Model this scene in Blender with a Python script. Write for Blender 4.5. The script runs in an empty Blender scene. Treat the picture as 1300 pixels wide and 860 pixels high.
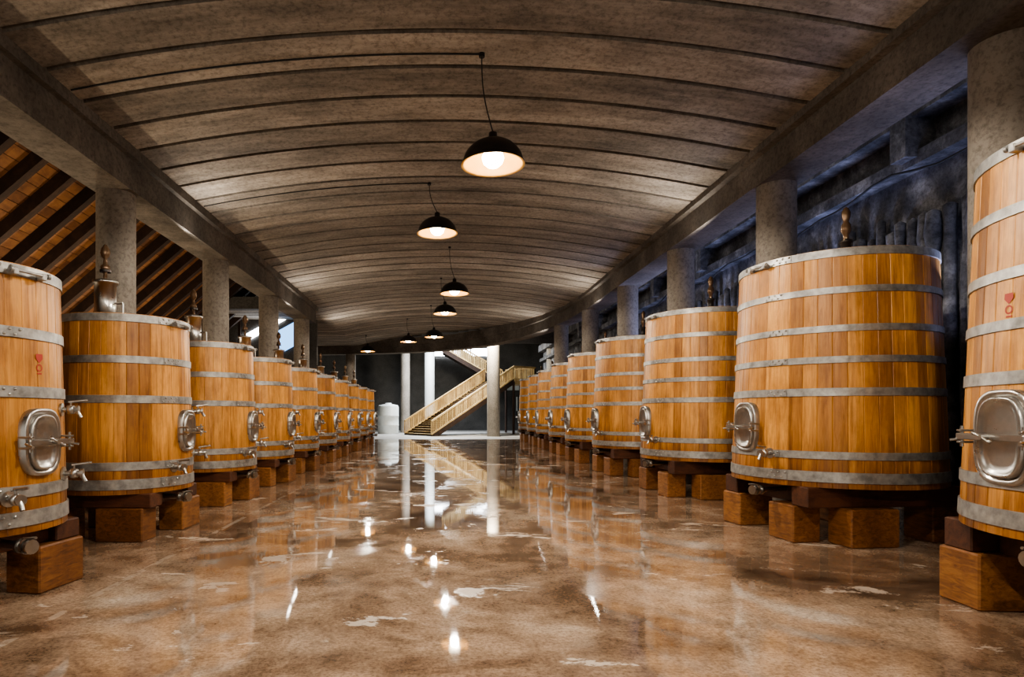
import bpy, math, random
from mathutils import Vector, Matrix
random.seed(7)
sc = bpy.context.scene
F=780.0; CH=1.6
try: sc.view_settings.look='AgX - Medium High Contrast'
except Exception: pass

# ------------------------------------------------------------ materials
def newmat(name):
    m=bpy.data.materials.new(name); m.use_nodes=True
    nt=m.node_tree; b=nt.nodes['Principled BSDF']
    return m,nt,b
def ramp(nt,fac,stops):
    r=nt.nodes.new('ShaderNodeValToRGB'); cr=r.color_ramp
    while len(cr.elements)<len(stops): cr.elements.new(0.5)
    for e,(p,c) in zip(cr.elements,stops):
        e.position=p; e.color=(*c,1) if len(c)==3 else c
    nt.links.new(fac,r.inputs['Fac']); return r.outputs['Color']
def coords(nt,scale=(1,1,1),kind='Object'):
    tc=nt.nodes.new('ShaderNodeTexCoord'); mp=nt.nodes.new('ShaderNodeMapping')
    mp.inputs['Scale'].default_value=scale
    nt.links.new(tc.outputs[kind],mp.inputs['Vector']); return mp.outputs['Vector']
def noise(nt,vec,scale,detail=4,rough=0.55,dist=0.0):
    n=nt.nodes.new('ShaderNodeTexNoise'); n.inputs['Scale'].default_value=scale
    n.inputs['Detail'].default_value=detail; n.inputs['Roughness'].default_value=rough
    n.inputs['Distortion'].default_value=dist
    nt.links.new(vec,n.inputs['Vector']); return n.outputs['Fac']
def mixc(nt,fac,a,b,mode='MIX'):
    m=nt.nodes.new('ShaderNodeMix'); m.data_type='RGBA'; m.blend_type=mode
    for inp,v in ((m.inputs[0],fac),(m.inputs[6],a),(m.inputs[7],b)):
        if isinstance(v,(int,float)): inp.default_value=v
        elif isinstance(v,tuple): inp.default_value=(*v,1) if len(v)==3 else v
        else: nt.links.new(v,inp)
    return m.outputs[2]
def math_(nt,op,a,b=None):
    m=nt.nodes.new('ShaderNodeMath'); m.operation=op
    for i,v in enumerate((a,b)):
        if v is None: continue
        if isinstance(v,(int,float)): m.inputs[i].default_value=v
        else: nt.links.new(v,m.inputs[i])
    return m.outputs[0]
def bump(nt,b,h,strength=0.3,dist=0.02):
    n=nt.nodes.new('ShaderNodeBump'); n.inputs['Strength'].default_value=strength
    n.inputs['Distance'].default_value=dist
    nt.links.new(h,n.inputs['Height']); nt.links.new(n.outputs['Normal'],b.inputs['Normal'])
def attr(nt,name='rnd'):
    a=nt.nodes.new('ShaderNodeAttribute'); a.attribute_name=name; return a.outputs['Fac']
def objrnd(nt):
    return nt.nodes.new('ShaderNodeObjectInfo').outputs['Random']

def wood(name,c1,c2,c3,scale=(14,14,1.2),rough=0.45,staves=True,lowstain=False):
    m,nt,b=newmat(name)
    v=coords(nt,scale)
    r=math_(nt,'FRACT',math_(nt,'ADD',attr(nt),objrnd(nt)))
    add=nt.nodes.new('ShaderNodeVectorMath'); add.operation='ADD'
    cmb=nt.nodes.new('ShaderNodeCombineXYZ')
    o=math_(nt,'MULTIPLY',r,37.0)
    for i in range(3): nt.links.new(o,cmb.inputs[i])
    nt.links.new(v,add.inputs[0]); nt.links.new(cmb.outputs[0],add.inputs[1])
    n=noise(nt,add.outputs[0],1.6,7,0.66,0.9)
    col=ramp(nt,n,[(0.28,c1),(0.5,c2),(0.75,c3)])
    tone=ramp(nt,r,[(0,(0.52,0.45,0.38)),(0.25,(0.78,0.74,0.70)),(0.6,(0.97,0.97,0.97)),(1,(1.12,1.15,1.2))])
    col=mixc(nt,0.9 if staves else 0.5,col,tone,'MULTIPLY')
    v2=coords(nt,(1,1,0.5)); n2=noise(nt,v2,2.1,6,0.65)
    st=ramp(nt,n2,[(0.34,(0.50,0.43,0.37)),(0.56,(1,1,1))])
    col=mixc(nt,0.8,col,st,'MULTIPLY')
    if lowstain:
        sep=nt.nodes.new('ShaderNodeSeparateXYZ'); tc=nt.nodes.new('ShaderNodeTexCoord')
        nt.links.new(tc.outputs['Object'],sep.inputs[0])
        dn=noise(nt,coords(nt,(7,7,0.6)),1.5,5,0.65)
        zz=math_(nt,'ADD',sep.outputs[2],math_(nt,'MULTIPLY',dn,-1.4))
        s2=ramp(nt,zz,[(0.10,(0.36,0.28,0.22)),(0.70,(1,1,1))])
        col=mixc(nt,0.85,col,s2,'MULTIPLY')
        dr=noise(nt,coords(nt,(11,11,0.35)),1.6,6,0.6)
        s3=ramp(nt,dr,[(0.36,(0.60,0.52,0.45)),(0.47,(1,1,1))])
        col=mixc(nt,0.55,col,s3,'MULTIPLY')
    nt.links.new(col,b.inputs['Base Color'])
    b.inputs['Roughness'].default_value=rough
    bump(nt,b,n,0.25,0.01)
    return m
M={}
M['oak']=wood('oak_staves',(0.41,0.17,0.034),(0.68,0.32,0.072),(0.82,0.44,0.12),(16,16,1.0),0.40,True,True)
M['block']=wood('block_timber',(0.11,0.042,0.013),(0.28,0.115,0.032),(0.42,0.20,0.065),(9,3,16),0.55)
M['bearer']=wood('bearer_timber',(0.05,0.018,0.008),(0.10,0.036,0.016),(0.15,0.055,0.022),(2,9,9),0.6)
M['roofboard']=wood('roof_boards',(0.12,0.050,0.018),(0.20,0.086,0.030),(0.27,0.125,0.046),(3,1,3),0.7)
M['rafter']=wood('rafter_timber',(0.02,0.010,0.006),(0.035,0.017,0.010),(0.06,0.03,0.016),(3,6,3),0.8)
M['stairwood']=wood('stair_timber',(0.48,0.34,0.15),(0.64,0.47,0.22),(0.76,0.57,0.28),(3,3,3),0.5)

def metal(name,c,rough,metallic=1.0,var=0.3,sc_=9):
    m,nt,b=newmat(name)
    v=coords(nt); n=noise(nt,v,sc_,5,0.6)
    col=ramp(nt,n,[(0.3,tuple(x*(1-var) for x in c)),(0.7,tuple(min(1,x*(1+var*0.5)) for x in c))])
    nt.links.new(col,b.inputs['Base Color']); b.inputs['Metallic'].default_value=metallic
    rr=ramp(nt,n,[(0.3,(rough+0.1,)*3),(0.7,(rough,)*3)]); nt.links.new(rr,b.inputs['Roughness'])
    bump(nt,b,n,0.1,0.004)
    return m
M['galv']=metal('galvanised_steel',(0.39,0.385,0.37),0.42,0.65,0.45)
M['steel']=metal('stainless_steel',(0.50,0.49,0.47),0.26,1.0,0.2)
M['dark']=metal('black_enamel',(0.022,0.017,0.014),0.4,0.3)
M['rubber']=metal('cable_black',(0.012,0.012,0.012),0.6,0.0)
def plain(name,c,rough=0.5,em=None,es=0,metallic=0):
    m,nt,b=newmat(name); v=coords(nt); n=noise(nt,v,6,4)
    col=ramp(nt,n,[(0.3,tuple(x*0.88 for x in c)),(0.7,c)])
    nt.links.new(col,b.inputs['Base Color']); b.inputs['Roughness'].default_value=rough
    b.inputs['Metallic'].default_value=metallic
    if em: b.inputs['Emission Color'].default_value=(*em,1); b.inputs['Emission Strength'].default_value=es
    return m
M['red']=plain('red_stamp',(0.42,0.04,0.02))
M['amber']=plain('brass_glass',(0.16,0.10,0.06),0.15,metallic=0.5)
M['shadein']=plain('lamp_reflector',(0.80,0.46,0.12),0.45,metallic=0.0)
M['bulb']=plain('lamp_bulb',(1,1,1),0.3,(1.0,0.90,0.70),34)
M['tank']=plain('white_tank_plastic',(0.62,0.66,0.66),0.4)
M['glow']=plain('daylight_glass',(0.8,0.9,1),0.2,(0.90,0.95,1.0),16)
M['skyglow']=plain('skylight_glass',(0.5,0.8,1),0.2,(0.20,0.5,1.0),2.6)

def concrete(name,lo,mid,hi,scale=0.8,stretch=(1,1,1),rough=0.85,bs=0.35,useattr=False):
    m,nt,b=newmat(name)
    v=coords(nt,stretch); n1=noise(nt,v,scale,8,0.65,0.3)
    col=ramp(nt,n1,[(0.3,lo),(0.5,mid),(0.7,hi)])
    n2=noise(nt,coords(nt),14,6,0.75)
    sp=ramp(nt,n2,[(0.34,(0.38,0.36,0.34)),(0.54,(1,1,1))])
    col=mixc(nt,0.75,col,sp,'MULTIPLY')
    if useattr:
        tone=ramp(nt,attr(nt),[(0,(0.70,0.69,0.68)),(1,(1.12,1.11,1.10))])
        col=mixc(nt,1.0,col,tone,'MULTIPLY')
        n5=noise(nt,coords(nt,(0.25,5,1)),2.2,5,0.6)   # formwork board lines
        bd=ramp(nt,n5,[(0.38,(0.75,0.74,0.73)),(0.55,(1,1,1))])
        col=mixc(nt,0.6,col,bd,'MULTIPLY')
    nt.links.new(col,b.inputs['Base Color']); b.inputs['Roughness'].default_value=rough
    bump(nt,b,n2,bs,0.02)
    return m
M['ceil']=concrete('board_marked_concrete',(0.14,0.122,0.10),(0.30,0.265,0.222),(0.45,0.405,0.345),1.3,(0.5,1.6,1),0.85,0.7,True)
M['joint']=concrete('joint_concrete',(0.075,0.064,0.052),(0.12,0.104,0.086),(0.18,0.156,0.13),1.1)
M['beam']=concrete('beam_concrete',(0.075,0.067,0.058),(0.14,0.125,0.108),(0.24,0.216,0.19),0.9)
M['col']=concrete('column_concrete',(0.20,0.178,0.152),(0.26,0.234,0.202),(0.32,0.29,0.25),1.2,(1,1,0.6),0.75,0.12)
M['rough']=concrete('rough_concrete',(0.03,0.032,0.037),(0.13,0.132,0.142),(0.40,0.405,0.42),1.7,(1,1,1),0.9,0.9)
M['hall']=concrete('dark_hall_wall',(0.05,0.048,0.046),(0.085,0.082,0.078),(0.12,0.115,0.11),0.5)

def floormat():
    m,nt,b=newmat('wet_concrete_floor')
    v=coords(nt)
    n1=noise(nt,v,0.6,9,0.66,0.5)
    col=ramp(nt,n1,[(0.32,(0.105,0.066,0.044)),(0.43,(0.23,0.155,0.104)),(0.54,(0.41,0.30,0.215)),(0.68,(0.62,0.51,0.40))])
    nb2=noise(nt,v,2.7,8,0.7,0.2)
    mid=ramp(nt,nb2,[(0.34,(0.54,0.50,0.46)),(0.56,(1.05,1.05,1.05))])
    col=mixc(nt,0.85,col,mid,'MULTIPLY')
    nf=noise(nt,v,34,5,0.75)
    fine=ramp(nt,nf,[(0.36,(0.50,0.47,0.45)),(0.58,(1.12,1.12,1.12))])
    col=mixc(nt,0.85,col,fine,'MULTIPLY')
    n3=noise(nt,coords(nt,(0.7,1.2,1)),1.2,9,0.66,0.5)
    dry=ramp(nt,n3,[(0.60,(0,0,0)),(0.64,(1,1,1))])
    col=mixc(nt,math_(nt,'MULTIPLY',dry,0.55),col,(0.66,0.58,0.49))
    sep=nt.nodes.new('ShaderNodeSeparateXYZ'); tc=nt.nodes.new('ShaderNodeTexCoord')
    nt.links.new(tc.outputs['Object'],sep.inputs[0])
    d=math_(nt,'ABSOLUTE',math_(nt,'SUBTRACT',sep.outputs[0],-3.05))
    jx=math_(nt,'LESS_THAN',d,0.035)
    j=math_(nt,'MULTIPLY',jx,math_(nt,'GREATER_THAN',nb2,0.49))
    col=mixc(nt,math_(nt,'MULTIPLY',j,0.5),col,(0.60,0.52,0.43))
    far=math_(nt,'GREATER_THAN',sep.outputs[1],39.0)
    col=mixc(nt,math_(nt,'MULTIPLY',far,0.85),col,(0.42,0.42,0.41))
    nt.links.new(col,b.inputs['Base Color'])
    n4=noise(nt,coords(nt,(1,0.7,1)),0.8,8,0.62,0.6)
    rr=ramp(nt,n4,[(0.48,(0.02,)*3),(0.565,(0.04,)*3),(0.59,(0.14,)*3),(0.75,(0.25,)*3)])
    rr=mixc(nt,dry,rr,(0.5,0.5,0.5))
    rr=mixc(nt,far,rr,(0.45,0.45,0.45))
    nt.links.new(rr,b.inputs['Roughness'])
    b.inputs['IOR'].default_value=1.5
    b.inputs['Specular IOR Level'].default_value=1.0
    nb=noise(nt,v,2.0,3,0.5)
    h=math_(nt,'ADD',math_(nt,'MULTIPLY',nb,0.5),math_(nt,'MULTIPLY',nf,0.05))
    bump(nt,b,h,0.06,0.02)
    return m
M['floor']=floormat()

# ------------------------------------------------------------ mesh builder
class MB:
    def __init__(s): s.v=[];s.f=[];s.m=[];s.sm=[];s.r=[];s.mats=[]
    def mi(s,k):
        if k not in s.mats: s.mats.append(k)
        return s.mats.index(k)
    def add(s,vs,fs,mat,smooth=False,r=None,T=None):
        o=len(s.v)
        if T is not None: vs=[T@Vector(p) for p in vs]
        s.v+= [tuple(p) for p in vs]; k=s.mi(mat)
        if r is None: r=random.random()
        for f in fs:
            s.f.append(tuple(i+o for i in f)); s.m.append(k); s.sm.append(smooth); s.r.append(r)
    def box(s,c,d,mat,rz=0,T=None,bev=0.0,r=None):
        x,y,z=[q/2 for q in d]; 
        if bev>0:
            e=bev; vs=[];
            def ring(ix,iy,zz): return [(-ix+e,-iy,zz),(ix-e,-iy,zz),(ix,-iy+e,zz),(ix,iy-e,zz),(ix-e,iy,zz),(-ix+e,iy,zz),(-ix,iy-e,zz),(-ix,-iy+e,zz)]
            rings=[ring(x-e,y-e,-z),ring(x,y,-z+e),ring(x,y,z-e),ring(x-e,y-e,z)]
            for rg in rings: vs+=rg
            fs=[]
            for k in range(3):
                for i in range(8):
                    j=(i+1)%8; fs.append((k*8+i,k*8+j,k*8+8+j,k*8+8+i))
            fs.append(tuple(range(7,-1,-1))); fs.append(tuple(range(24,32)))
        else:
            vs=[(-x,-y,-z),(x,-y,-z),(x,y,-z),(-x,y,-z),(-x,-y,z),(x,-y,z),(x,y,z),(-x,y,z)]
            fs=[(3,2,1,0),(4,5,6,7),(0,1,5,4),(1,2,6,5),(2,3,7,6),(3,0,4,7)]
        R=Matrix.Translation(c)@Matrix.Rotation(rz,4,'Z')
        if T is not None: R=T@R
        s.add(vs,fs,mat,False,r,R)
    def lathe(s,prof,n,mat,T=None,smooth=True,a0=0,a1=None,r=None):
        full=a1 is None
        if full: a1=a0+2*math.pi
        cnt=n if full else n+1
        vs=[];fs=[]
        for (rr,z) in prof:
            for i in range(cnt):
                a=a0+(a1-a0)*i/n; vs.append((rr*math.cos(a),rr*math.sin(a),z))
        for k in range(len(prof)-1):
            for i in range(n):
                j=(i+1)%cnt if full else i+1
                fs.append((k*cnt+i,k*cnt+j,(k+1)*cnt+j,(k+1)*cnt+i))
        s.add(vs,fs,mat,smooth,r,T)
    def cyl(s,p0,p1,rad,mat,n=12,rad2=None,smooth=True):
        p0=Vector(p0);p1=Vector(p1);d=p1-p0;L=d.length
        T=Matrix.Translation(p0)@d.to_track_quat('Z','Y').to_matrix().to_4x4()
        r2=rad if rad2 is None else rad2
        s.lathe([(rad,0),(r2,L)],n,mat,T,smooth)
        s.lathe([(0.0001,0),(rad,0)],n,mat,T,False); s.lathe([(r2,L),(0.0001,L)],n,mat,T,False)
    def tube(s,pts,rad,mat,n=8):
        for a,b in zip(pts[:-1],pts[1:]): s.cyl(a,b,rad,mat,n)
    def ball(s,c,rad,mat,n=10,sz=1.0):
        prof=[(max(1e-4,rad*math.sin(math.pi*i/6)),-rad*sz*math.cos(math.pi*i/6)) for i in range(7)]
        s.lathe(prof,n,mat,Matrix.Translation(c))
    def mesh(s,name):
        me=bpy.data.meshes.new(name); me.from_pydata(s.v,[],s.f)
        for k in s.mats: me.materials.append(M[k])
        me.polygons.foreach_set('material_index',s.m); me.polygons.foreach_set('use_smooth',s.sm)
        a=me.attributes.new('rnd','FLOAT','FACE'); a.data.foreach_set('value',s.r)
        me.update(); return me
    def obj(s,name,loc=(0,0,0),rz=0):
        return place(s.mesh(name),name,loc,rz)
def place(me,name,loc,rz=0):
    o=bpy.data.objects.new(name,me); o.location=loc; o.rotation_euler=(0,0,rz)
    sc.collection.objects.link(o); return o

# ------------------------------------------------------------ vats
def superell(w,h,n=36,p=3.2):
    out=[]
    for i in range(n):
        a=2*math.pi*i/n; c,s_=math.cos(a),math.sin(a)
        out.append((math.copysign(abs(c)**(2/p),c)*w,math.copysign(abs(s_)**(2/p),s_)*h))
    return out
def stack(b,rings,mat,T,cap=True,p=3.2):
    n=36; vs=[];fs=[]
    for (w,h,z) in rings: vs+=[(x,y,z) for x,y in superell(w,h,n,p)]
    for k in range(len(rings)-1):
        for i in range(n):
            j=(i+1)%n; fs.append((k*n+i,k*n+j,(k+1)*n+j,(k+1)*n+i))
    if cap: fs.append(tuple(range((len(rings)-1)*n,len(rings)*n)))
    b.add(vs,fs,mat,True,None,T)

def radial(phi,z,r):
    n=Vector((math.cos(phi),math.sin(phi),0)); t=Vector((-math.sin(phi),math.cos(phi),0)); u=Vector((0,0,1))
    return Matrix((( t.x,u.x,n.x,n.x*r),(t.y,u.y,n.y,n.y*r),(t.z,u.z,n.z,z),(0,0,0,1)))

def make_vat(name,Rb,Rt,zb,zt,ns,hoops,phi,neck,side,dw=0.24,dh=0.33,dz=1.43,seal=True):
    b=MB(); H=zt-zb
    R=lambda z: Rb+(Rt-Rb)*(z-zb)/H
    da=2*math.pi/ns
    zs=[zb,zb+H*0.33,zb+H*0.66,zt]
    for i in range(ns):
        a=i*da; vs=[];fs=[]
        offs=[(0,-0.005),(0.05,0),(0.5,0.001),(0.95,0),(1,-0.005)]
        for z in zs:
            for o,dr in offs:
                rr=R(z)+dr; an=a+o*da; vs.append((rr*math.cos(an),rr*math.sin(an),z))
        for k in range(3):
            for j in range(4): fs.append((k*5+j,k*5+j+1,k*5+6+j,k*5+5+j))
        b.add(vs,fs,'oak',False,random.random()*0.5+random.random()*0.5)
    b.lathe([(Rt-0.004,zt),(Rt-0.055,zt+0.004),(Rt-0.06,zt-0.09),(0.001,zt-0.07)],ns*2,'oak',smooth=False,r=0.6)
    b.lathe([(0.001,zb+0.06),(Rb-0.06,zb+0.06),(Rb-0.06,zb),(Rb-0.004,zb)],ns*2,'bearer',smooth=False,r=0.5)
    for k,(fr,hh) in enumerate(hoops):
        z=zt-fr*H; z0=z-hh/2; z1=z+hh/2
        b.lathe([(R(z0)-0.004,z0),(R(z0)+0.013,z0+0.003),(R(z1)+0.013,z1-0.003),(R(z1)-0.004,z1)],96,'galv',smooth=False)
        la=phi+(0.34 if k%2 else 0.42)*(-side)
        if 0.3<fr<0.75: la=phi-side*0.40
        w=0.26/Rb
        b.lathe([(R(z0)+0.012,z0+0.004),(R(z0)+0.02,z0+0.006),(R(z1)+0.02,z1-0.006),(R(z1)+0.012,z1-0.004)],8,'galv',None,False,la-w/2,la+w/2)
        for q in range(6):
            aa=la-w/2+w*(q+0.5)/6; zz=z+(hh*0.22 if q%2 else -hh*0.22); rr=R(z)+0.02
            T=radial(aa,zz,rr); b.lathe([(0.014,0),(0.011,0.007),(0.001,0.010)],8,'steel',T)
    T=radial(phi,dz,R(dz)-0.01)
    stack(b,[(dw,dh,-0.04),(dw,dh,0.05),(dw-0.008,dh-0.008,0.06),(dw-0.035,dh-0.035,0.06),(dw-0.042,dh-0.042,0.045)],'steel',T,True)
    stack(b,[(dw-0.05,dh-0.05,0.045),(dw-0.055,dh-0.055,0.075),(dw-0.07,dh-0.07,0.082),(dw-0.085,dh-0.085,0.06),(dw-0.13,dh-0.14,0.05),(0.03,0.05,0.055)],'steel',T,True,3.0)
    b.box((0,0,0.135),(dw*2+0.10,0.05,0.025),'steel',T=T,bev=0.006)
    for sx in (-1,1):
        for sy in (-0.045,0.045): b.box((sx*(dw+0.02),sy,0.085),(0.04,0.018,0.13),'steel',T=T,bev=0.004)
        b.cyl(T@Vector((sx*(dw+0.02),-0.08,0.12)),T@Vector((sx*(dw+0.02),0.08,0.12)),0.012,'steel',8)
        b.cyl(T@Vector((sx*(dw+0.02),-0.01,0.08)),T@Vector((sx*(dw+0.06),-0.03,0.18)),0.011,'steel',8)
    b.cyl(T@Vector((0,0,0.06)),T@Vector((0,0,0.20)),0.018,'steel',12)
    b.cyl(T@Vector((-0.07,0.03,0.19)),T@Vector((0.07,-0.03,0.19)),0.010,'steel',8)
    b.ball(T@Vector((-0.07,0.03,0.19)),0.015,'steel'); b.ball(T@Vector((0.07,-0.03,0.19)),0.015,'steel')
    def tap(ph,z,L=0.16,big=1.0):
        T=radial(ph,z,R(z))
        b.lathe([(0.001,0.0),(0.05*big,0.0),(0.05*big,0.018),(0.02*big,0.022)],14,'steel',T,False)
        b.cyl(T@Vector((0,0,0)),T@Vector((0,0,L)),0.019*big,'steel',10)
        b.lathe([(0.001,-0.03),(0.032*big,-0.03),(0.036*big,0),(0.032*big,0.03),(0.001,0.03)],12,'steel',T@Matrix.Translation((0,0,L*0.6)),True)
        b.cyl(T@Vector((0,0,L*0.6)),T@Vector((0,0.06*big,L*0.6)),0.009,'steel',8)
        b.cyl(T@Vector((0,0.06*big,L*0.6-0.02)),T@Vector((0.02,0.075*big,L*0.6+0.11*big)),0.009*big,'steel',8)
        b.lathe([(0.03*big,-0.012),(0.034*big,-0.012),(0.034*big,0.012),(0.001,0.012)],12,'steel',T@Matrix.Translation((0,0,L)),False)
        b.cyl(T@Vector((0,0,L-0.01)),T@Vector((0,-0.06*big,L+0.03)),0.014*big,'steel',8)
    tap(phi-side*0.34,zb+H*0.135,0.18,1.35)
    if neck:
        tap(phi+0.42,zb+H*0.46,0.14,1.2); tap(phi+0.42,zb+H*0.20,0.16,1.3)
    n=Vector((math.cos(phi-side*0.25),math.sin(phi-side*0.25),0))
    p0=n*(Rb*0.5)+Vector((0,0,zb-0.09)); p1=n*(Rb+0.14)+Vector((0,0,zb-0.09))
    b.cyl(n*(Rb*0.5)+Vector((0,0,zb+0.06)),p0,0.035,'steel'); b.cyl(p0,p1,0.035,'steel')
    b.cyl(p1-n*0.05,p1-n*0.02,0.065,'steel',14); b.cyl(p1,p1+n*0.03,0.06,'steel',14)
    b.cyl(p1-n*0.13,p1-n*0.10,0.06,'steel',14); b.cyl(p1-n*0.08,p1-n*0.08+Vector((0,0,0.06)),0.009,'steel',8)
    b.cyl(p1-n*0.08+Vector((0,0,0.06)),p1+n*0.08+Vector((0,0,0.08)),0.011,'steel',8)
    for ph in (phi-side*0.14,):
        z=zt-0.10; T=radial(ph,z,R(z)+0.012)
        for sx in (-0.13,0.13): b.box((sx,0.02,0.03),(0.045,0.06,0.08),'galv',T=T,bev=0.006)
        b.cyl(T@Vector((-0.19,0.03,0.055)),T@Vector((0.19,0.03,0.055)),0.013,'galv',8)
        for sx in (-0.17,0.17): b.cyl(T@Vector((sx-0.012,0.03,0.055)),T@Vector((sx+0.012,0.03,0.055)),0.026,'galv',6)
    if seal:
        zz=dz+(zt-dz)*0.44
        T=radial(phi+side*0.02,zz,R(zz)+0.004)
        b.add([(-0.035,0.10,0.0),(0.035,0.10,0.0),(0.04,0.06,0),(0.0,0.02,0),(-0.04,0.06,0)],[(0,4,3,2,1)],'red',T=T)
        b.lathe([(0.022,0.001),(0.034,0.001)],14,'red',T@Matrix.Translation((0,-0.02,0)),False)
        b.box((0,-0.07,0.0),(0.05,0.012,0.003),'red',T=T)
    base=zt-0.07
    if neck:
        T=Matrix.Translation((-0.22,-0.1,base))
        b.lathe([(0.19,0),(0.19,0.03),(0.135,0.04),(0.135,0.56),(0.16,0.565),(0.16,0.60),(0.135,0.605),(0.05,0.63),(0.001,0.63)],24,'steel',T)
        b.lathe([(0.025,0.63),(0.025,0.73),(0.055,0.74),(0.06,0.80),(0.03,0.83),(0.022,0.90),(0.05,0.93),(0.062,0.98),(0.05,1.04),(0.02,1.09),(0.001,1.10)],14,'amber',T)
        b.lathe([(0.07,0.72),(0.07,0.75)],12,'dark',T)
        b.tube([T@Vector((0.13,0,0.3)),T@Vector((0.24,0,0.3)),T@Vector((0.24,0,0.0))],0.015,'steel')
    else:
        T=Matrix.Translation((0.0,-0.25,base))
        b.lathe([(0.30,0),(0.30,0.05),(0.27,0.07),(0.08,0.10),(0.06,0.10),(0.06,0.33),(0.075,0.34),(0.075,0.37),(0.04,0.39)],20,'dark',T)
        b.lathe([(0.035,0.39),(0.035,0.45),(0.065,0.50),(0.055,0.58),(0.03,0.62),(0.05,0.68),(0.055,0.74),(0.03,0.80),(0.001,0.82)],14,'amber',T)
    bh=0.25 if zb>0.65 else 0.18
    for y in (-0.60,0.60):
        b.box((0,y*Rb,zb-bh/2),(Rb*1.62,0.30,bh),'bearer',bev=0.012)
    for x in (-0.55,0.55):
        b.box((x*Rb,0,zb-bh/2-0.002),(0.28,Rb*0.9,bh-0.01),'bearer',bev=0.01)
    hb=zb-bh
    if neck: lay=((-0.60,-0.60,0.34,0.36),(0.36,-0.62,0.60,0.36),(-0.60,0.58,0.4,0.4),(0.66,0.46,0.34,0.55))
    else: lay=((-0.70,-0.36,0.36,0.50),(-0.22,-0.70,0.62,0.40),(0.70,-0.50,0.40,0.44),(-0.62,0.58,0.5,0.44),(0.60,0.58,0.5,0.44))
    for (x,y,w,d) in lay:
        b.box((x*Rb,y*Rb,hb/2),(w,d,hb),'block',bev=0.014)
    return b.mesh(name)

hR=[(0.018,0.10),(0.175,0.085),(0.335,0.085),(0.465,0.085),(0.60,0.10),(0.865,0.095),(0.955,0.13)]
hL=[(0.025,0.10),(0.255,0.095),(0.475,0.10),(0.845,0.105),(0.945,0.13)]
vatR0=make_vat('oak_vat_tall',1.25,1.14,0.71,3.60,48,hR,math.pi,False,-1,0.25,0.35)
vatR=make_vat('oak_vat_tall',1.25,1.14,0.71,3.60,48,hR,math.pi,False,-1,seal=False)
vatL0=make_vat('oak_vat_short',0.86,0.80,0.60,2.86,36,hL,0.0,True,1,0.20,0.29,1.36)
vatL=make_vat('oak_vat_short',0.86,0.80,0.60,2.86,36,hL,0.0,True,1,0.20,0.28,1.38,seal=False)
RY=[4.4,8.4,12.5,16.6,20.7,24.6,28.4,31.8,35.3]
RX=[5.34,5.35,5.37,5.37,5.45,5.58,5.65,5.7,5.7]
for i,(x,y) in enumerate(zip(RX,RY)):
    place(vatR0 if i==0 else vatR,'oak_fermentation_vat',(x,y,0), -0.06 if i==0 else (0.06+random.uniform(-0.05,0.05)))
for i in range(10):
    y=5.42+2.95*i
    place(vatL0 if i==0 else vatL,'oak_fermentation_vat',(-4.30,y,0), -0.14 if i==0 else (-0.04+random.uniform(-0.06,0.06)))

# ------------------------------------------------------------ columns
def column(x,y,h,r=0.305,mat='col'):
    b=MB(); b.lathe([(r,0),(r,h)],40,mat); b.lathe([(r,h),(0.001,h)],40,mat,smooth=False)
    b.obj('concrete_column',(x,y,0))
column(5.84,6.35,5.42)
for y in (10.3,14.4,18.5,22.65): column(5.62 if y<20 else 5.5,y,5.42)
column(5.2,26.6,5.42)
for y in (6.2,10.4,15.0,19.6,24.2): column(-5.50,y,5.32)
column(3.75,44.0,8.6,0.46); column(-1.0,53,8.6,0.43,'tank'); column(-3.1,53,8.6,0.40); column(-5.8,39.4,5.42,0.32); column(8.3,46,8.6,0.4); column(10.5,52,8.6,0.4)

# ------------------------------------------------------------ ceiling (precast vault planks)
poly=[(5.62,-9),(5.62,22),(5.45,25),(5.0,28),(4.2,31),(3.0,33.8),(1.2,36.3),(-1.2,38),(-4,39),(-7,39.6),(-11,40)]
def xmax(y):
    for (x0,y0),(x1,y1) in zip(poly[:-1],poly[1:]):
        if y0<=y<=y1: return x0+(x1-x0)*(y-y0)/(y1-y0)-0.25
    return -11
def vz(x):
    t=max(-1,min(1,x/5.25)); return 6.48-0.54*t*t
b=MB(); y=-9.0; PW=0.80
while y<39.4:
    y1=min(y+PW,39.8)
    xl=-5.1 if y<25.2 else -10.5
    xr=max(xmax((y+y1)/2),xl+0.2)
    nx=28
    prof=[(y,0.07),(y+0.025,0.07),(y+0.06,0.0),(y1-0.035,0.0),(y1,0.07)]
    rr=random.random()
    for (j0,j1,mt) in ((0,1,'joint'),(1,2,'joint'),(2,3,'ceil'),(3,4,'joint')):
        vs=[];fs=[]
        for i in range(nx+1):
            x=xl+(xr-xl)*i/nx
            for (yy,dz) in (prof[j0],prof[j1]): vs.append((x,yy,vz(x)+dz))
        for i in range(nx): fs.append((i*2,i*2+2,i*2+3,i*2+1))
        b.add(vs,fs,mt,False,rr)
    y+=PW
b.obj('ceiling')
def sweep(b,pts,hw,z0,z1,mat):
    n=len(pts); L=[];R_=[]
    for i,p in enumerate(pts):
        a=Vector(pts[max(0,i-1)]);c=Vector(pts[min(n-1,i+1)]); d=(c-a).normalized(); nn=Vector((-d.y,d.x))
        L.append(Vector(p)+nn*hw); R_.append(Vector(p)-nn*hw)
    vs=[];fs=[]
    for l,r in zip(L,R_): vs+=[(l.x,l.y,z0),(r.x,r.y,z0),(r.x,r.y,z1),(l.x,l.y,z1)]
    for i in range(n-1):
        for j in range(4): fs.append((i*4+j,i*4+(j+1)%4,i*4+4+(j+1)%4,i*4+4+j))
    fs+=[(3,2,1,0),((n-1)*4,(n-1)*4+1,(n-1)*4+2,(n-1)*4+3)]
    b.add(vs,fs,mat,False,0.5)
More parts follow.
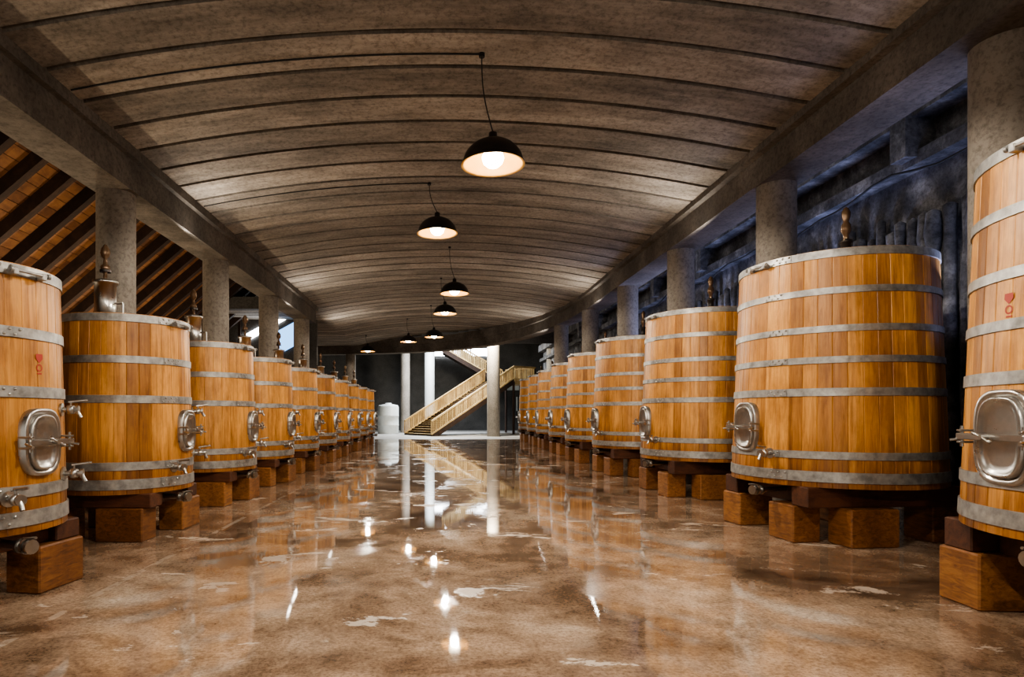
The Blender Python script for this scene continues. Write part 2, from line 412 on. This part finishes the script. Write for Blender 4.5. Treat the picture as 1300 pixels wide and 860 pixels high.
b=MB(); sweep(b,poly,0.34,5.42,6.05,'beam'); sweep(b,[(x-0.05,y) for x,y in poly],0.42,5.86,6.3,'beam'); b.obj('edge_beam')
b=MB(); sweep(b,[(-5.46,-9),(-5.46,25.2)],0.33,5.32,6.0,'beam'); sweep(b,[(-5.43,-9),(-5.43,25.2)],0.40,5.82,6.2,'beam')
sweep(b,[(-5.1,25.3),(-11,25.3)],0.2,5.9,6.4,'hall'); b.obj('edge_beam')

# ------------------------------------------------------------ floor & walls
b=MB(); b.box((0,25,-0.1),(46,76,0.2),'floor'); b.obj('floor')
b=MB()
WX=7.95
b.box((WX+0.35,19,4.0),(0.3,60,8.0),'rough')
y=-4.0
while y<44:
    r=random.uniform(0.07,0.13); top=4.98+random.uniform(-0.22,0.18)
    lx=random.uniform(-0.06,0.06)
    zs=[0.6*i for i in range(8)]+[4.5]
    prof=[(r*random.uniform(0.7,1.2),z) for z in zs]+[(r*0.9,top),(0.02,top+0.05)]
    b.lathe(prof,8,'rough',Matrix.Translation((WX+lx,y,0)),True)
    y+=r*1.9+random.uniform(0.03,0.12)
b.box((WX+0.15,19,5.85),(0.5,60,0.22),'rough')
b.box((WX+0.10,19,6.75),(0.6,60,0.5),'rough')
b.box((6.9,17,7.9),(2.6,56,0.15),'beam')
for y in range(-2,40,4): b.box((7.9,y+0.3,6.3),(0.5,0.35,0.9),'rough')
b.obj('wall_right')
b=MB()
pts=[Vector((WX-0.25,yy,5.55+0.10*math.sin(yy*1.3)+0.05*math.sin(yy*3.1))) for yy in [i*0.5 for i in range(4,80)]]
b.tube(pts,0.02,'rubber',6); b.obj('wall_cable')
# left: timber lean-to roof
b=MB()
ang=math.atan(0.85); L=12.2
x0,z0=-5.75,9.0; dx,dz=-math.cos(ang),-math.sin(ang)
nb=44
for i in range(nb):
    a0=L*i/nb; a1=L*(i+1)/nb-0.012
    for seg in range(9):
        ya=-8+seg*4.0; yb=ya+4.0
        vs=[(x0+dx*a0,ya,z0+dz*a0),(x0+dx*a1,ya,z0+dz*a1),(x0+dx*a1,yb,z0+dz*a1),(x0+dx*a0,yb,z0+dz*a0)]
        b.add(vs,[(0,1,2,3)],'roofboard')
ux,uz=-math.sin(ang)*0.05,math.cos(ang)*0.05
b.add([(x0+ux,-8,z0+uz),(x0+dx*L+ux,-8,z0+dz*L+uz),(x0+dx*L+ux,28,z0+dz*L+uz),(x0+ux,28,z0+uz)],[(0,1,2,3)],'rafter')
y=-7.5
down=Vector((math.sin(ang),0,-math.cos(ang)))*0.26
while y<28:
    w=0.09; vs=[]
    for a in (0,L):
        p=Vector((x0+dx*a,y,z0+dz*a))
        vs+=[tuple(p+Vector((0,-w,0))),tuple(p+Vector((0,w,0))),tuple(p+Vector((0,w,0))+down),tuple(p+Vector((0,-w,0))+down)]
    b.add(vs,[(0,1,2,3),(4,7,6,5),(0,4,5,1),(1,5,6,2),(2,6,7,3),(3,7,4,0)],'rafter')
    y+=0.95
b.obj('timber_roof')
b=MB(); b.box((-15.2,12,0.9),(0.3,44,1.8),'beam'); b.box((-5.75,9.5,7.6),(0.1,35,3.0),'hall'); b.obj('wall_left')
# gable end with daylight strips following the roof slope
b=MB()
Yg=28.0
b.box((-10.5,Yg+0.3,4.6),(9.6,0.2,9.2),'hall')
def quad(p,q,h,mat,yo=0.0): b.add([(p[0],Yg+0.15-yo,p[1]),(q[0],Yg+0.15-yo,q[1]),(q[0],Yg+0.15-yo,q[1]+h),(p[0],Yg+0.15-yo,p[1]+h)],[(0,1,2,3)],mat)
quad((-9.2,4.75),(-6.4,6.35),0.36,'glow'); quad((-9.6,6.3),(-8.2,7.1),0.9,'skyglow')
quad((-7.5,4.3),(-6.4,4.9),1.1,'skyglow'); 
for xx in (-9.2,-7.8,-6.4): b.box((xx,Yg+0.05,5.0),(0.12,0.12,4.0),'rafter')
b.obj('window_1')
# far hall
b=MB(); b.box((0,61,5),(44,0.3,10),'hall'); b.obj('wall_far')
b=MB(); b.box((0,50.5,9.0),(44,21.5,0.2),'hall'); b.box((0,40.4,7.6),(24,0.2,2.7),'hall')
for x in range(-18,20,4): b.box((x,50.5,8.65),(0.4,21,0.5),'hall')
b.obj('ceiling_hall')
b=MB(); b.box((-21.5,42,4.5),(0.3,40,9),'hall'); b.obj('wall_hall_left')
b=MB(); b.box((21.5,50,4.5),(0.3,22,9),'hall'); b.box((15,39.6,4.5),(13,0.3,9),'hall'); b.obj('wall_hall_right')
b=MB()
b.box((2.0,60.7,7.7),(5.4,0.1,0.75),'glow')
for x in (-0.7,1.1,2.9,4.7): b.box((x,60.6,7.7),(0.12,0.12,0.85),'dark')
b.box((2.0,60.62,7.28),(5.6,0.14,0.08),'dark'); b.box((2.0,60.62,8.12),(5.6,0.14,0.08),'dark')
b.obj('window_2')
b=MB()
b.box((6.6,60.6,4.2),(2.2,0.1,0.5),'tank'); b.box((9.0,60.6,2.6),(3.2,0.1,1.4),'tank')
for x in (7.6,9.0,10.4): b.box((x,60.5,2.6),(0.1,0.1,1.5),'dark')
b.obj('window_3')
for (x,y,r,h) in ((-4.3,50,0.85,2.2),(-6.2,52,0.55,1.9)):
    b=MB(); b.lathe([(r*0.96,0),(r,0.06),(r,h*0.3),(r+0.03,h*0.32),(r,h*0.34),(r,h*0.64),(r+0.03,h*0.66),(r,h*0.68),(r,h),(r*0.9,h+0.12),(r*0.3,h+0.22),(r*0.3,h+0.3),(0.001,h+0.3)],32,'tank')
    b.obj('storage_tank',(x,y,0))

# ------------------------------------------------------------ staircase
b=MB()
def flight(b,A,B,dirv,run,z0,z1,ns):
    A=Vector((*A,0));B=Vector((*B,0)); d=Vector((*dirv,0)).normalized(); rise=(z1-z0)/ns; tr=run/ns
    for i in range(ns):
        a=A+d*tr*i; c=B+d*tr*i; a2=a+d*(tr+0.03); c2=c+d*(tr+0.03); z=z0+rise*(i+1)
        vs=[]
        for zz in (z-0.06,z): vs+=[(a.x,a.y,zz),(c.x,c.y,zz),(c2.x,c2.y,zz),(a2.x,a2.y,zz)]
        b.add(vs,[(0,1,2,3),(7,6,5,4),(0,4,5,1),(1,5,6,2),(2,6,7,3),(3,7,4,0)],'stairwood')
        vs=[(a.x,a.y,z-rise),(c.x,c.y,z-rise),(c.x,c.y,z),(a.x,a.y,z)]
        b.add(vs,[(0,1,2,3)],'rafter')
    for P in (A,B):
        Q=P+d*run
        def strip(lo,hi,mat,th=0.05):
            s=(A-B).normalized()*th; vs=[]
            for pt,z in ((P,z0),(Q,z1)):
                for sg in (-1,1):
                    for o in (lo,hi): vs.append(tuple(pt+s*sg+Vector((0,0,z+o))))
            b.add(vs,[(0,1,3,2),(4,6,7,5),(0,4,5,1),(2,3,7,6),(1,5,7,3),(0,2,6,4)],mat)
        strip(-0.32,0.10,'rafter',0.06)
        strip(0.10,0.2,'stairwood',0.07); strip(1.02,1.14,'stairwood',0.08)
        nbal=int(run/0.16)
        for k in range(nbal+1):
            p=P+d*run*k/nbal; z=z0+(z1-z0)*k/nbal
            b.box((p.x,p.y,z+0.6),(0.09,0.07,0.9),'stairwood')
    Q=B+d*run;S=A+d*run
    b.add([(A.x,A.y,z0-0.3),(B.x,B.y,z0-0.3),(Q.x,Q.y,z1-0.3),(S.x,S.y,z1-0.3)],[(0,1,2,3)],'rafter')
A=(-2.8,47.2);B_=(-0.7,44.3)
dv=Vector((2.9,2.1)).normalized()
flight(b,A,B_,dv,8.0,0.0,4.3,26)
a=Vector(A)+dv*8.0; c=Vector(B_)+dv*8.0; a2=a+dv*2.4; c2=c+dv*2.4
vs=[(p.x,p.y,z) for z in (4.0,4.3) for p in (a,c,c2,a2)]
b.add(vs,[(0,1,2,3),(7,6,5,4),(0,4,5,1),(1,5,6,2),(2,6,7,3),(3,7,4,0)],'stairwood')
for s0,s1 in ((c,c2),(c2,a2)):
    for k in range(17):
        p=s0.lerp(s1,k/16); b.box((p.x,p.y,4.85),(0.07,0.07,1.0),'stairwood')
    b.cyl((s0.x,s0.y,5.4),(s1.x,s1.y,5.4),0.08,'stairwood',8); b.cyl((s0.x,s0.y,4.4),(s1.x,s1.y,4.4),0.07,'stairwood',8)
for p in (c,c2,a2): b.cyl((p.x,p.y,0),(p.x,p.y,4.2),0.1,'rafter',8)
flight(b,(a2.x-0.3,a2.y+2.2),(a2.x-0.3,a2.y+0.1),(-1,0.03),5.2,4.3,7.3,16)
b.obj('timber_staircase')

# ------------------------------------------------------------ pendant lamps
def lamp(x,y,z,mx,power,conduit=True):
    b=MB(); R=0.41
    T=Matrix.Translation((x,y,z))
    prof=[(R*math.cos(t),0.33*math.sin(t)) for t in [math.pi/2*i/10 for i in range(10)]]
    b.lathe([(R+0.02,-0.015),(R+0.02,0.0)]+prof+[(0.06,0.335),(0.055,0.42),(0.02,0.44),(0.001,0.44)],36,'dark',T)
    b.lathe([(R+0.02,-0.015),(R-0.01,-0.012)]+[(r_*0.96,zz*0.93) for r_,zz in prof]+[(0.001,0.30)],36,'shadein',T)
    b.ball((x,y,z+0.08),0.15,'bulb',16,0.9)
    b.cyl((x,y,z+0.2),(x,y,z+0.32),0.04,'dark',10)
    top=vz(mx)
    pts=[Vector((x,y,z+0.43))]
    for i in range(1,9):
        t=i/8; pts.append(Vector((x+(mx-x)*t+0.05*math.sin(t*math.pi)*(-1 if mx<x else 1),y,z+0.43+(top-z-0.43)*t)))
    b.tube(pts,0.009,'rubber',6)
    b.cyl((mx,y,top-0.05),(mx,y,top+0.01),0.04,'dark',10)
    if conduit:
        pts=[Vector((mx-(mx+5.0)*i/16,y,vz(mx-(mx+5.0)*i/16)-0.010)) for i in range(17)]
        b.tube(pts,0.012,'rubber',6)
    b.obj('pendant_lamp')
    l=bpy.data.lights.new('pendant_light','SPOT'); l.energy=power; l.color=(1.0,0.89,0.75); l.shadow_soft_size=0.08
    l.spot_size=math.radians(178); l.spot_blend=0.12
    o=bpy.data.objects.new('pendant_light',l); o.location=(x,y,z-0.05); sc.collection.objects.link(o)
for (x,y,z,mx,p,c) in ((0.70,8.3,4.98,0.55,1100,True),(-0.08,12.95,5.42,-0.25,620,True),(0.39,17.9,5.12,0.25,580,False),(0.14,22.0,5.2,0.0,540,False),
                     (-0.32,27.5,5.05,-0.45,500,False),(-1.65,31.0,5.25,-1.7,460,False),(-4.2,35.2,5.2,-4.3,400,False),
                     (0.5,3.6,5.0,0.5,950,False),(0.0,-1.5,5.0,0.0,950,False)):
    lamp(x,y,z,mx,p,c)

# ------------------------------------------------------------ other lights
def area(name,loc,target,size,sy,power,col):
    l=bpy.data.lights.new(name,'AREA'); l.shape='RECTANGLE'; l.size=size; l.size_y=sy; l.energy=power; l.color=col
    o=bpy.data.objects.new(name,l); o.location=loc
    o.rotation_euler=(Vector(target)-Vector(loc)).to_track_quat('-Z','Y').to_euler(); sc.collection.objects.link(o)
for y in (9.5,14.5,20.5):
    area('roof_fill',(-8.2,y,0.5),(-10.5,y,5),0.6,0.3,240,(1.0,0.80,0.56))  # added area fills, hidden behind the vats, brighten the timber roof
for y,p in ((7.5,60),(12.4,110),(17.5,110),(25,110)):
    area('wall_fill',(7.0,y,3.0),(8.1,y,6.2),0.3,1.6,p,(0.50,0.58,1.0))  # added blue area fills, out of sight, light the rough wall
for y in (4,12.4,20.7,28):
    area('vault_fill',(5.15 if y<25 else 4.6,y,4.75),(0.0,y+0.3,6.6),0.25,0.9,66,(1.0,0.91,0.80))  # added area fills without fixtures on both sides, lift the vault
    area('vault_fill',(-5.02,y,4.75),(0.0,y+0.3,6.6),0.25,0.9,66,(1.0,0.91,0.80))
area('hall_light',(-0.5,50,8.2),(0,49,0),3,2,2300,(0.88,0.94,1.0))
area('stair_light',(3.0,42.5,7.0),(2,48,2.0),1.5,1.0,1200,(1.0,0.90,0.72))
# ------------------------------------------------------------ world
w=bpy.data.worlds.new('World'); sc.world=w; w.use_nodes=True
bg=w.node_tree.nodes['Background']; bg.inputs[0].default_value=(1.0,0.91,0.80,1); bg.inputs[1].default_value=0.8
# ------------------------------------------------------------ camera
cam=bpy.data.cameras.new('camera'); cam.sensor_width=36; cam.lens=F*36/1300
cam.shift_x=90/1300; cam.shift_y=96/1300; cam.clip_end=300
co=bpy.data.objects.new('camera',cam); co.location=(0,0,CH); co.rotation_euler=(math.radians(90),0,0)
sc.collection.objects.link(co); sc.camera=co
